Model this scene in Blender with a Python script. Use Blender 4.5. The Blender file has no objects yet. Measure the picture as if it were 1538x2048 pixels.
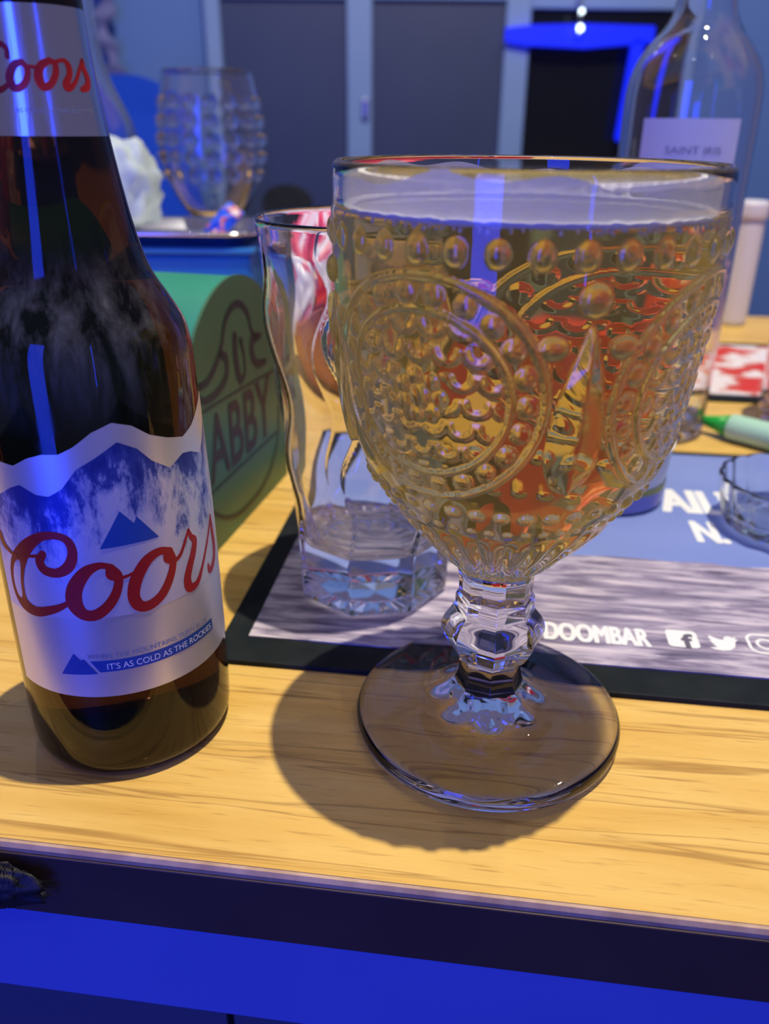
import bpy, bmesh, math, random
import numpy as np
from mathutils import Vector, Matrix, noise as mnoise

# ------------------------------------------------------------------ camera, light, exposure
sc = bpy.context.scene
col = sc.collection
PI = math.pi
F_PX, PITCH, ROLL, EYE = 1630.0, math.radians(25.26), math.radians(0.6), 0.175
cam_d = bpy.data.cameras.new('camera')
cam = bpy.data.objects.new('camera', cam_d)
col.objects.link(cam)
cam_d.sensor_fit = 'VERTICAL'
cam_d.sensor_height = 36.0
cam_d.lens = 36.0 * F_PX / 2048.0
cam_d.clip_start = 0.01
fw = Vector((0, math.cos(PITCH), -math.sin(PITCH)))
up0 = Vector((0, math.sin(PITCH), math.cos(PITCH)))
r0 = Vector((1, 0, 0))
rt = r0 * math.cos(ROLL) + up0 * math.sin(ROLL)
up = up0 * math.cos(ROLL) - r0 * math.sin(ROLL)
cam.matrix_world = Matrix(((rt.x, up.x, -fw.x, 0), (rt.y, up.y, -fw.y, 0), (rt.z, up.z, -fw.z, EYE), (0, 0, 0, 1)))
cam_d.dof.use_dof = True
cam_d.dof.focus_distance = 0.225
cam_d.dof.aperture_fstop = 10.0
cam_d.dof.aperture_blades = 6
sc.camera = cam

world = bpy.data.worlds.new('World')
sc.world = world
world.use_nodes = True
bg = world.node_tree.nodes['Background']
bg.inputs['Color'].default_value = (0.27, 0.25, 0.50, 1)
bg.inputs['Strength'].default_value = 0.37


def point_light(name, loc, power, color, radius):
    l = bpy.data.lights.new(name, 'POINT')
    l.energy = power
    l.color = color
    l.shadow_soft_size = radius
    o = bpy.data.objects.new(name, l)
    o.location = loc
    col.objects.link(o)
    return o


def area_light(name, loc, target, sx, sy, power, color):
    l = bpy.data.lights.new(name, 'AREA')
    l.shape = 'RECTANGLE'
    l.size, l.size_y = sx, sy
    l.energy = power
    l.color = color
    o = bpy.data.objects.new(name, l)
    o.location = loc
    o.rotation_euler = (Vector(target) - Vector(loc)).to_track_quat('-Z', 'Y').to_euler()
    col.objects.link(o)
    return o


point_light('ceiling_or_glint_light', (0.262, 0.24, 2.2), 214, (1.0, 0.87, 0.63), 0.014)
point_light('ceiling_or_glint_light', (-0.55, 1.35, 2.2), 10, (1.0, 0.93, 0.82), 0.016)  # this and the next: unseen lights added for sparkle on the glass
point_light('ceiling_or_glint_light', (0.95, 1.1, 2.2), 10, (1.0, 0.95, 0.86), 0.016)
for x_, y_ in ((-1.3, 0.3), (1.5, -0.4), (-0.6, -0.9), (0.5, -0.8)):
    point_light('ceiling_or_glint_light', (x_, y_, 2.2), 5, (0.92, 0.95, 1.0), 0.02)  # weak unseen lights added to put glints on the glassware
area_light('blue_led_wall', (-0.80, -1.3, 0.25), (-0.08, 0.21, 0.1), 0.45, 1.5, 24, (0.015, 0.05, 1.0))
area_light('blue_led_tube', (0.68, -1.12, 0.35), (0.03, 0.21, 0.1), 0.025, 1.0, 1.2, (0.015, 0.05, 1.0))
sc.view_settings.view_transform = 'Standard'
sc.view_settings.look = 'None'
sc.view_settings.gamma = 1.0
sc.view_settings.use_curve_mapping = False
sc.view_settings.exposure = 0.0
sc.cycles.max_bounces = 16
sc.cycles.transmission_bounces = 16
sc.cycles.transparent_max_bounces = 24
sc.cycles.glossy_bounces = 6
sc.cycles.diffuse_bounces = 2
sc.cycles.sample_clamp_indirect = 5.0

random.seed(7)
rng = np.random.default_rng(7)


# ------------------------------------------------------------------ material helpers
def mat(name, color=(0.8, 0.8, 0.8), rough=0.5, metal=0.0, spec=0.5, trans=0.0, ior=1.45, emit=None, estr=0.0, coat=0.0):
    m = bpy.data.materials.new(name)
    m.use_nodes = True
    b = m.node_tree.nodes['Principled BSDF']
    b.inputs['Base Color'].default_value = (*color, 1)
    b.inputs['Roughness'].default_value = rough
    b.inputs['Metallic'].default_value = metal
    b.inputs['Specular IOR Level'].default_value = spec
    b.inputs['Transmission Weight'].default_value = trans
    b.inputs['IOR'].default_value = ior
    b.inputs['Coat Weight'].default_value = coat
    if emit:
        b.inputs['Emission Color'].default_value = (*emit, 1)
        b.inputs['Emission Strength'].default_value = estr
    return m


def nodes(m):
    nt = m.node_tree
    return nt, nt.nodes['Principled BSDF'], (lambda t: nt.nodes.new(t)), nt.links.new


def coords(m, scale=(1, 1, 1), kind='Object'):
    nt, b, N, L = nodes(m)
    tc = N('ShaderNodeTexCoord')
    mp = N('ShaderNodeMapping')
    mp.inputs['Scale'].default_value = scale
    L(tc.outputs[kind], mp.inputs['Vector'])
    return mp.outputs['Vector']


def ramp(m, src, stops):
    nt, b, N, L = nodes(m)
    r = N('ShaderNodeValToRGB')
    e = r.color_ramp.elements
    while len(e) > 1:
        e.remove(e[-1])
    e[0].position, e[0].color = stops[0][0], (*stops[0][1], 1)
    for p, c in stops[1:]:
        k = e.new(p)
        k.color = (*c, 1)
    L(src, r.inputs['Fac'])
    return r.outputs['Color']


def noise_tex(m, vec, scale, detail=3, rough=0.5, dist=0.0):
    nt, b, N, L = nodes(m)
    t = N('ShaderNodeTexNoise')
    t.inputs['Scale'].default_value = scale
    t.inputs['Detail'].default_value = detail
    t.inputs['Roughness'].default_value = rough
    t.inputs['Distortion'].default_value = dist
    L(vec, t.inputs['Vector'])
    return t.outputs['Fac']


def mixc(m, fac, a, b_, mode='MIX'):
    nt, b, N, L = nodes(m)
    x = N('ShaderNodeMix')
    x.data_type = 'RGBA'
    x.blend_type = mode
    for sock, v in ((x.inputs[0], fac), (x.inputs[6], a), (x.inputs[7], b_)):
        if isinstance(v, (int, float)):
            sock.default_value = v
        elif isinstance(v, tuple):
            sock.default_value = (*v, 1)
        else:
            L(v, sock)
    return x.outputs[2]


def to_color(m, src):
    nt, b, N, L = nodes(m)
    L(src, b.inputs['Base Color'])


def add_bump(m, src, strength, dist=0.001):
    nt, b, N, L = nodes(m)
    k = N('ShaderNodeBump')
    k.inputs['Strength'].default_value = strength
    k.inputs['Distance'].default_value = dist
    L(src, k.inputs['Height'])
    L(k.outputs['Normal'], b.inputs['Normal'])


def speckled(name, c0, c1, scale, rough=0.5, **kw):
    m = mat(name, c0, rough, **kw)
    n = noise_tex(m, coords(m), scale, 4)
    to_color(m, ramp(m, n, [(0.35, c0), (0.65, c1)]))
    return m


# ------------------------------------------------------------------ mesh helpers
def link(name, me, material=None, parent=None):
    o = bpy.data.objects.new(name, me)
    col.objects.link(o)
    if material is not None:
        me.materials.clear()
        me.materials.append(material)
    if parent is not None:
        o.parent = parent
    return o


def smooth(me, on=True):
    me.polygons.foreach_set('use_smooth', [on] * len(me.polygons))
    me.update()


def grid_mesh(name, P, wrap=True, flip=False):
    """P[rows, cols, 3]; cols wrap around when wrap."""
    nr, nc = P.shape[:2]
    idx = np.arange(nr * nc).reshape(nr, nc)
    a = idx[:-1, :]
    d = idx[1:, :]
    if wrap:
        b = np.roll(a, -1, 1)
        c = np.roll(d, -1, 1)
    else:
        a, b = a[:, :-1], idx[:-1, 1:]
        d, c = d[:, :-1], idx[1:, 1:]
    q = np.stack([a, b, c, d] if not flip else [d, c, b, a], -1).reshape(-1, 4)
    me = bpy.data.meshes.new(name)
    me.vertices.add(nr * nc)
    me.vertices.foreach_set('co', P.reshape(-1).astype(np.float32))
    n = len(q)
    me.loops.add(n * 4)
    me.loops.foreach_set('vertex_index', q.reshape(-1).astype(np.int32))
    me.polygons.add(n)
    me.polygons.foreach_set('loop_start', np.arange(0, n * 4, 4, dtype=np.int32))
    me.update(calc_edges=True)
    me.validate()
    smooth(me)
    return me


def spline(pts, step):
    """Catmull-Rom through (r, z) points in mm, resampled about every step mm."""
    p = np.array(pts, float)
    e = np.vstack([2 * p[0] - p[1], p, 2 * p[-1] - p[-2]])
    out = []
    for i in range(1, len(e) - 2):
        t = np.linspace(0, 1, 24, endpoint=False)[:, None]
        a, b, c, d = e[i - 1], e[i], e[i + 1], e[i + 2]
        m1, m2 = (c - a) / 2, (d - b) / 2
        L = np.linalg.norm(c - b)
        for m in (m1, m2):
            k = np.linalg.norm(m)
            if k > L:
                m *= L / k
        out.append((2 * t**3 - 3 * t**2 + 1) * b + (t**3 - 2 * t**2 + t) * m1 + (-2 * t**3 + 3 * t**2) * c + (t**3 - t**2) * m2)
    out = np.vstack(out + [p[-1:]])
    s = np.concatenate([[0], np.cumsum(np.linalg.norm(np.diff(out, axis=0), axis=1))])
    n = max(3, int(s[-1] / step) + 1)
    ss = np.linspace(0, s[-1], n)
    return np.stack([np.interp(ss, s, out[:, 0]), np.interp(ss, s, out[:, 1])], 1), ss


def lathe(name, pts, material, parent=None, loc=None, seg=72, step=2.0, fn=None, sharp=False):
    """Surface of revolution; pts (r, z) mm from bottom outside upward (or a closed outside-inside loop)."""
    pr = np.array(pts, float) if sharp else spline(pts, step)[0]
    ph = np.arange(seg) * 2 * PI / seg
    r = np.maximum(pr[:, 0], 0.0)[:, None] * np.ones(seg)
    z = pr[:, 1][:, None] * np.ones(seg)
    if fn:
        r, z = fn(r, z, ph[None, :] * np.ones_like(r))
    P = np.stack([r * np.cos(ph), r * np.sin(ph), z], -1) / 1000.0
    me = grid_mesh(name, P)
    if sharp:
        smooth(me, False)
    o = link(name, me, material, parent)
    if loc is not None:
        o.location = loc
    return o


def box_bm(bm, x0, x1, y0, y1, z0, z1):
    v = [bm.verts.new(p) for p in ((x0, y0, z0), (x1, y0, z0), (x1, y1, z0), (x0, y1, z0), (x0, y0, z1), (x1, y0, z1), (x1, y1, z1), (x0, y1, z1))]
    for f in ((3, 2, 1, 0), (4, 5, 6, 7), (0, 1, 5, 4), (1, 2, 6, 5), (2, 3, 7, 6), (3, 0, 4, 7)):
        bm.faces.new([v[i] for i in f])


def box(name, x0, x1, y0, y1, z0, z1, material, parent=None, bevel=0.0, seg=2):
    bm = bmesh.new()
    box_bm(bm, x0, x1, y0, y1, z0, z1)
    if bevel:
        bmesh.ops.bevel(bm, geom=bm.edges[:], offset=bevel, segments=seg, profile=0.5, affect='EDGES')
    me = bpy.data.meshes.new(name)
    bm.to_mesh(me)
    bm.free()
    return link(name, me, material, parent)


def prism(name, outline, thickness, material, parent=None, mapper=None):
    """Flat outline [(a, b)] extruded by thickness; mapper(a, b, h) -> xyz."""
    bm = bmesh.new()
    lo = [bm.verts.new(mapper(a, b, 0)) for a, b in outline]
    hi = [bm.verts.new(mapper(a, b, thickness)) for a, b in outline]
    n = len(outline)
    bm.faces.new(hi)
    bm.faces.new(lo[::-1])
    for i in range(n):
        bm.faces.new((lo[i], lo[(i + 1) % n], hi[(i + 1) % n], hi[i]))
    bmesh.ops.recalc_face_normals(bm, faces=bm.faces[:])
    me = bpy.data.meshes.new(name)
    bm.to_mesh(me)
    bm.free()
    return link(name, me, material, parent)


def tube(name, pts, radius, material, parent=None, seg=10):
    P = []
    pts = [Vector(p) for p in pts]
    rad = radius if isinstance(radius, (list, tuple)) else [radius] * len(pts)
    for i, p in enumerate(pts):
        t = (pts[min(i + 1, len(pts) - 1)] - pts[max(i - 1, 0)]).normalized()
        s = t.cross(Vector((0, 0, 1)))
        if s.length < 1e-3:
            s = t.cross(Vector((1, 0, 0)))
        s.normalize()
        w = s.cross(t)
        P.append([list(p + (s * math.cos(a) + w * math.sin(a)) * rad[i]) for a in np.arange(seg) * 2 * PI / seg])
    P = [[list(pts[0])] * seg] + P + [[list(pts[-1])] * seg]
    me = grid_mesh(name, np.array(P))
    return link(name, me, material, parent)


def ribbons(strokes, mapper, step=0.5):
    """strokes [[(a, b, width)]] smoothed into ribbons; mapper(a, b) -> xyz; a, b, width in the same unit."""
    V, Fc = [], []
    for st in strokes:
        e = np.array(st, float)
        d = np.concatenate([[0], np.cumsum(np.linalg.norm(np.diff(e[:, :2], axis=0), axis=1))])
        n = max(8, int(d[-1] / step))
        ext = np.vstack([2 * e[0] - e[1], e, 2 * e[-1] - e[-2]])
        out = []
        for i in range(1, len(ext) - 2):
            k = max(2, int(n * (d[i] - d[i - 1]) / max(d[-1], 1e-6)))
            t = np.linspace(0, 1, k, endpoint=False)[:, None]
            a, b, c, g = ext[i - 1], ext[i], ext[i + 1], ext[i + 2]
            out.append(0.5 * (2 * b + (c - a) * t + (2 * a - 5 * b + 4 * c - g) * t**2 + (3 * b - a - 3 * c + g) * t**3))
        out = np.vstack(out + [e[-1:]])
        tg = np.gradient(out[:, :2], axis=0)
        tg /= np.linalg.norm(tg, axis=1, keepdims=True) + 1e-9
        nm = np.stack([-tg[:, 1], tg[:, 0]], 1) * out[:, 2:3] / 2
        base = len(V)
        for q, w in zip(out[:, :2], nm):
            V.append(mapper(*(q + w)))
            V.append(mapper(*(q - w)))
        for i in range(len(out) - 1):
            b0 = base + 2 * i
            Fc.append((b0, b0 + 1, b0 + 3, b0 + 2))
        for end, (q, wd) in ((0, (out[0, :2], out[0, 2])), (1, (out[-1, :2], out[-1, 2]))):
            b0 = len(V)
            for k in range(10):
                V.append(mapper(q[0] + wd / 2 * math.cos(k * PI / 5), q[1] + wd / 2 * math.sin(k * PI / 5)))
            Fc.append(tuple(range(b0, b0 + 10)))
    me = bpy.data.meshes.new('lettering')
    me.from_pydata([tuple(v) for v in V], [], Fc)
    return me


def text_mesh(body, height, mapper, bold=0.0, xscale=1.0, space=1.0, align='LEFT', width=None, heavy=0.0):
    cu = bpy.data.curves.new('lettering', 'FONT')
    cu.body = body
    cu.size = 1.0
    cu.offset = bold
    cu.space_character = space
    o = bpy.data.objects.new('lettering', cu)
    col.objects.link(o)
    dg = bpy.context.evaluated_depsgraph_get()
    me = bpy.data.meshes.new_from_object(o.evaluated_get(dg))
    bpy.data.objects.remove(o)
    bpy.data.curves.remove(cu)
    co = np.zeros(len(me.vertices) * 3, np.float32)
    me.vertices.foreach_get('co', co)
    co = co.reshape(-1, 3)
    k = height / 0.70
    x, y = co[:, 0] * k * xscale, co[:, 1] * k
    x -= x.min()
    if width:
        x *= width / x.max()
    if align == 'CENTER':
        x -= x.max() / 2
    for v, a, b in zip(me.vertices, x, y):
        v.co = mapper(float(a), float(b))
    me.materials.clear()
    if heavy:
        faces = [tuple(p.vertices) for p in me.polygons]
        n = len(me.vertices)
        V, Fc = [], []
        for k, (dx, dy) in enumerate(((0, 0), (1, 0), (-1, 0), (0.7, 0.7), (-0.7, 0.7), (0.7, -0.7), (-0.7, -0.7))):
            V += [Vector(mapper(float(a) + dx * heavy, float(b) + dy * heavy)) + Vector((0, 0, k * 2e-6)) for a, b in zip(x, y)]
            Fc += [tuple(i + k * n for i in f) for f in faces]
        me2 = bpy.data.meshes.new('lettering')
        me2.from_pydata([tuple(v) for v in V], [], Fc)
        return me2
    return me


def empty(name, loc=(0, 0, 0), rz=0.0):
    o = bpy.data.objects.new(name, None)
    o.empty_display_size = 0.02
    o.location = loc
    o.rotation_euler = (0, 0, rz)
    col.objects.link(o)
    return o


def tag(o, label, cat, group=None):
    o['label'] = label
    o['category'] = cat
    if group:
        o['group'] = group
    return o


def struct(o):
    o['kind'] = 'structure'
    return o


# ------------------------------------------------------------------ shared materials
M_glass = mat('clear_glass', (0.97, 0.98, 1.0), 0.0, trans=1.0, ior=1.5)
M_glass_soft = mat('thin_glass', (0.97, 0.97, 1.0), 0.02, trans=1.0, ior=1.5)
M_black = speckled('black_rubber', (0.008, 0.012, 0.016), (0.014, 0.019, 0.023), 90, 0.6, spec=0.15)
M_chrome = mat('chrome', (0.8, 0.8, 0.84), 0.18, metal=1.0)
M_white_print = mat('white_print', (0.82, 0.86, 0.9), 0.5)

# ------------------------------------------------------------------ the room
M_floor = speckled('dark_floor', (0.02, 0.022, 0.03), (0.035, 0.035, 0.05), 6, 0.5)
struct(box('floor', -3, 3, -2.5, 3.2, -0.80, -0.76, M_floor))
M_wall = speckled('wall_paint', (0.105, 0.22, 0.58), (0.12, 0.24, 0.62), 2.0, 0.7)
M_frame = speckled('frame_paint', (0.22, 0.36, 0.72), (0.25, 0.39, 0.76), 3.0, 0.5)
M_panel = speckled('door_panel', (0.042, 0.064, 0.16), (0.052, 0.074, 0.18), 2.0, 0.45)
M_pane = mat('dark_window_glass', (0.008, 0.01, 0.016), 0.12, spec=0.35)
WY = 3.0
struct(box('wall_back', -3, 3, WY + 0.02, WY + 0.14, -0.76, 2.3, M_wall))


def leaf(name, x0, x1, z0, z1, mid):
    """A door leaf: recessed panels in a slim frame, the rail at height mid."""
    e = struct(empty(name, (x0, WY, 0)))
    w = x1 - x0
    box('panel', 0, w, -0.012, 0.02, z0, mid - 0.02, M_panel, e)
    box('panel', 0, w, -0.012, 0.02, mid + 0.02, z1, M_panel, e)
    box('rail', 0, w, -0.03, 0.02, mid - 0.02, mid + 0.02, M_frame, e, 0.004)
    return e


leaf('door_1', -0.53, -0.135, -0.76, 1.25, 0.555)
d2 = leaf('door_2', -0.054, 0.363, -0.76, 1.25, 0.555)
for n, (x0, x1) in enumerate(((-0.58, -0.53), (-0.135, -0.054), (0.363, 0.441), (0.911, 0.96)), 1):
    struct(box('trim_%d' % n, x0, x1, WY - 0.05, WY + 0.02, -0.76, 1.3, M_frame, None, 0.006))
h = box('door_handle', 0.0, 0.022, -0.07, -0.05, 0.20, 0.26, M_chrome, None, 0.006)
h.location = (-0.087, WY, 0)
struct(h)
win = struct(empty('window_1', (0.441, WY, 0)))
box('pane', 0, 0.47, -0.012, 0.02, -0.5, 0.515, M_pane, win)
box('pane', 0, 0.47, -0.012, 0.02, 0.56, 1.25, M_pane, win)
box('rail', 0, 0.47, -0.03, 0.02, 0.515, 0.56, M_frame, win, 0.004)
box('rail', 0, 0.47, -0.03, 0.02, -0.56, -0.5, M_frame, win, 0.004)

M_led_refl = mat('blue_led_reflection', (0.0, 0.01, 0.3), 0.5, emit=(0.0, 0.012, 1.0), estr=1.1)
led = empty('led_reflection', (0.36, WY - 0.07, 0.44))  # LED light mirrored in the window, modelled as a glowing strip
prism('led_reflection_bar', [(0, 0.018), (0.08, 0.026), (0.25, 0.03), (0.46, 0.026), (0.46, -0.018), (0.25, -0.036), (0.08, -0.03), (0, -0.018)], 0.012, M_led_refl, led, lambda a, b, hh: (a, -hh, b))
prism('led_reflection_drop', [(0.395, -0.015), (0.435, -0.01), (0.400, -0.29), (0.388, -0.30), (0.378, -0.29)], 0.012, M_led_refl, led, lambda a, b, hh: (a, -hh, b))
tag(led, 'blue light reflected in the dark window, built as a glowing strip, far right', 'light strip')
M_reflected = mat('reflected_light', (0.9, 1.0, 1.0), 0.3, emit=(0.75, 0.95, 1.0), estr=5.0)
reflection = empty('lamp_reflection', (0.582, WY - 0.10, 0.525))  # lights mirrored in the window, built as glowing beads; stem and bracket added
box('stem', -0.003, 0.003, -0.004, 0.002, -0.09, 0.02, M_chrome, reflection)
box('bracket', -0.004, 0.004, -0.004, 0.072, 0.012, 0.02, M_chrome, reflection)
for z, k in ((-0.026, 5.5), (-0.071, 8.0)):
    b_ = lathe('reflected_bulb', [(0, -k), (k * 0.7, -k * 0.7), (k, 0), (k * 0.8, k * 0.8), (k * 0.3, k * 1.2), (0, k * 1.3)], M_reflected, reflection, (0, -0.018, z), 20, 1.0)
tag(reflection, 'two small white lights reflected high in the dark window, built as glowing beads', 'reflection')

# hanging ruffled garland on the pale wall, chairs
M_garl = speckled('garland_cloth', (0.12, 0.14, 0.36), (0.18, 0.2, 0.46), 8, 0.7)
P = []
for k in range(60):
    t = k / 59
    z = 0.30 + 0.62 * t
    cx = 0.014 * math.sin(t * 21)
    w = 0.026 + 0.012 * math.sin(t * 47)
    P.append([(cx + w * math.cos(a), 0.012 * math.sin(a) + 0.006 * math.sin(t * 60), z) for a in np.arange(14) * 2 * PI / 14])
g_ = link('garland', grid_mesh('garland', np.array(P)), M_garl)
g_.location = (-0.885, WY - 0.06, 0)
tag(g_, 'dark blue ruffled garland hanging on the pale wall behind the beer bottle', 'garland')


def chair(name, loc, rz, seat_z, top, w, material, label):
    e = empty(name, loc, rz)
    pts = []
    n = 24
    for i in range(n):
        a = PI * i / (n - 1)
        pts.append((w / 2 * math.cos(a), top - w * 0.35 + w * 0.35 * math.sin(a)))
    out = [(w / 2 * 0.9, seat_z + 0.02)] + pts + [(-w / 2 * 0.9, seat_z + 0.02)]
    prism('backrest', out, 0.025, material, e, lambda a, b, hh: (a, hh + 0.35 * a * a, b))
    box('seat', -w / 2, w / 2, -0.36, 0.03, seat_z - 0.03, seat_z + 0.02, material, e, 0.012)
    for sx in (-1, 1):
        for sy in (-0.33, 0.0):
            tube('leg', [(sx * w * 0.42, sy, seat_z - 0.02), (sx * w * 0.48, sy + (0.02 if sy == 0 else -0.02), -0.76)], 0.013, M_chrome, e)
    tag(e, label, 'chair')
    return e


M_bluep = mat('blue_plastic', (0.01, 0.08, 0.62), 0.4)
M_dark = speckled('dark_cloth', (0.012, 0.016, 0.022), (0.02, 0.025, 0.03), 20, 0.8)
chair('plastic_chair', (-0.64, 2.2, 0), 0.1, -0.31, 0.285, 0.30, M_bluep, 'bright blue plastic chair by the pale wall, left of the wine glass')
chair('black_chair', (-0.235, 2.0, 0), -0.2, -0.32, 0.055, 0.115, M_dark, 'black chair with narrow rounded back before the dark doors')

# ------------------------------------------------------------------ the table (its own frame: u along the front edge, v away from the viewer)
TA = math.radians(-7.1)
CT, ST = math.cos(TA), math.sin(TA)


def W(u, v, z=0.0):
    return (u * CT - v * ST, u * ST + v * CT, z)


def wood_material():
    m = mat('oak_laminate', (0.6, 0.36, 0.1), 0.36, spec=0.4)
    nt, b, N, L = nodes(m)
    v1 = coords(m, (3.2, 42, 1))
    warp = noise_tex(m, v1, 1.6, 5, 0.6, 0.9)
    base = ramp(m, warp, [(0.25, (0.60, 0.35, 0.075)), (0.45, (0.72, 0.46, 0.12)), (0.62, (0.78, 0.53, 0.16)), (0.8, (0.68, 0.42, 0.10))])
    v2 = coords(m, (3.0, 70, 1))
    lines = noise_tex(m, v2, 1.3, 3, 0.55, 1.2)
    lf = ramp(m, lines, [(0.56, (0, 0, 0)), (0.605, (0.62, 0.62, 0.62)), (0.62, (0.15, 0.15, 0.15)), (0.68, (0, 0, 0))])
    c1 = mixc(m, lf, base, (0.27, 0.125, 0.03))
    v3 = coords(m, (60, 900, 1))
    pores = noise_tex(m, v3, 1.0, 2, 0.5, 0.2)
    pf = ramp(m, pores, [(0.60, (0, 0, 0)), (0.72, (0.45, 0.45, 0.45))])
    c2 = mixc(m, pf, c1, (0.36, 0.18, 0.05))
    to_color(m, c2)
    add_bump(m, pores, 0.12, 0.0004)
    return m


M_wood = wood_material()
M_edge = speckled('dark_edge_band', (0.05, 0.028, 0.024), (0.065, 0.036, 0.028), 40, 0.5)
M_apron = speckled('blue_lit_apron', (0.10, 0.16, 0.52), (0.12, 0.18, 0.56), 10, 0.6)  # blue of the LED light also put into this paint
M_lip = speckled('worn_lip', (0.42, 0.27, 0.16), (0.58, 0.40, 0.24), 120, 0.5)
table = empty('bar_table', (0, 0, 0), TA)
V0, V1 = 0.1465, 0.90
box('tabletop', -0.75, 1.25, V0 + 0.0012, V1, -0.024, 0.0, M_wood, table)
prism('edge_lip', [(V0 + 0.0013, -0.0002), (V0 + 0.0005, -0.0006), (V0, -0.002), (V0, -0.0034), (V0 + 0.0013, -0.0034)], 2.0, M_lip, table, lambda a, b, hh: (hh - 0.75, a, b))
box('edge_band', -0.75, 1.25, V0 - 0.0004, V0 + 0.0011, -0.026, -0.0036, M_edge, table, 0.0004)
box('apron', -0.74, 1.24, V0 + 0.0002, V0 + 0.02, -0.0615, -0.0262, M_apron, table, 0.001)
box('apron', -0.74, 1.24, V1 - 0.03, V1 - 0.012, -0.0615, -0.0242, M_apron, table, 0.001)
M_under = mat('underside_panel', (0.06, 0.075, 0.13), 0.6)
for a, b in ((-0.74, -0.083), (-0.08, 0.0)):
    box('front_panel', a, b, V0 + 0.045, V0 + 0.06, -0.74, -0.0262, M_under, table)
for u in (-0.70, 1.2):
    for v in (V0 + 0.05, V1 - 0.08):
        box('leg', u - 0.025, u + 0.025, v, v + 0.05, -0.76, -0.0262, M_edge, table, 0.003)
tag(table, 'oak topped bar table with dark front edge and blue lit rail below', 'table')

# traced print, on the bottle wall as (degrees, mm up, mm wide) and on the box end in mm
COORS = [[(-131.79,77.36,2.25),(-129.61,74.82,1.99),(-123.74,73.02,1.21),(-119.67,72.58,1.0)],[(-119.67,72.58,1.0),(-111.77,73.59,0.85),(-105.56,74.19,1.12)],[(-102.94,75.01,2.07),(-105.37,72.71,2.6),(-103.35,70.31,2.81),(-96.69,69.84,2.69),(-90.59,71.91,2.96),(-87.75,75.75,2.48),(-89.26,79.2,2.26),(-94.88,80.54,2.09),(-103.22,79.74,2.56),(-112.16,76.17,3.81),(-120.17,70.45,5.17),(-123.64,64.12,5.27),(-121.88,58.82,4.56),(-113.78,56.87,3.2),(-103.26,58.38,2.44),(-95.81,60.28,1.63),(-91.51,62.33,1.26)],[(-71.79,71.19,1.64),(-76.79,71.66,2.08),(-83.22,70.03,3.22),(-89.23,65.64,4.07),(-90.8,60.96,4.33),(-87.39,57.61,3.48),(-81.29,57.23,3.2),(-74.55,59.83,2.84),(-69.85,63.84,2.4),(-68.24,68.05,2.18),(-71.14,71.03,1.74)],[(-72.27,70.59,1.42),(-72.29,68.44,1.64),(-69.26,67.39,1.53),(-64.88,67.46,0.98),(-60.24,68.26,0.88),(-55.21,70.12,1.11)],[(-40.82,71.19,2.0),(-47.16,72.1,2.4),(-54.2,70.39,3.12),(-60.06,65.93,3.41),(-62.33,61.26,3.18),(-60.34,58.03,3.18),(-55.19,57.28,3.0),(-47.99,59.3,2.73),(-42.14,63.75,2.46),(-39.61,67.98,2.13),(-41.0,71.33,1.88)],[(-43.34,70.71,1.51),(-43.16,68.9,1.63),(-39.44,67.78,1.54),(-35.1,68.49,1.1),(-30.78,71.59,1.01),(-27.4,74.55,0.91)],[(-27.4,74.55,0.91),(-25.8,72.1,1.59),(-23.54,70.43,2.16),(-25.51,67.21,2.39),(-29.17,63.82,2.56),(-31.98,60.19,2.75),(-30.74,57.29,2.78),(-25.15,57.31,2.0),(-19.61,60.7,1.27),(-12.49,66.13,1.1),(-3.39,72.54,1.12)],[(-3.03,73.03,1.13),(-2.55,68.8,2.09),(-1.53,63.44,2.54),(-3.28,59.99,2.43),(-7.95,57.99,2.37),(-11.94,57.63,1.74),(-12.96,59.73,1.09)]]
LOGO = [(-74.94,76.34),(-63.37,86.09),(-57.32,82.07),(-55.69,83.8),(-45.7,76.32),(-60.08,76.45)]
LOGO2 = [(-104.3,37.86),(-96.05,44.89),(-92.82,42.81),(-91.12,43.14),(-85.15,38.43)]
BANT = [(-87.76,42.56),(-71.48,42.86),(-55.85,42.18),(-39.74,42.78),(-15.85,41.93)]
BANB = [(-83.59,38.86),(-70.62,38.73),(-56.62,38.68),(-40.51,39.46),(-15.29,39.17)]
TXT1 = [(-89.32,43.63),(-55.56,43.52),(-22.48,44.19)]
LTOP = [(-120.69,98.8),(-111.81,98.44),(-103.0,100.92),(-95.08,102.16),(-87.21,102.23),(-80.01,103.99),(-70.88,107.33),(-61.21,109.22),(-51.96,107.67),(-43.25,104.26),(-32.78,102.04),(-22.21,100.58),(-13.37,102.12),(-0.75,106.17)]
LBOT = [(-132.56,31.82),(-118.73,29.75),(-100.94,30.15),(-85.35,30.31),(-72.45,30.61),(-53.3,30.96),(-29.36,31.1),(13.18,26.23)]
MTN = [(-125.66,89.33),(-116.17,92.22),(-109.82,93.54),(-101.36,91.41),(-94.88,91.17),(-88.12,93.19),(-79.92,98.33),(-70.98,100.77),(-59.97,104.2),(-50.8,101.58),(-44.13,97.55),(-34.15,93.99),(-23.92,96.29),(-17.49,95.63),(6.57,89.26)]
FOIL = [(-119.88,171.95),(-65.28,172.08),(-2.27,172.61)]
FOILT = [(-101.17,197.53),(-63.06,197.61),(-6.45,198.42)]
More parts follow.
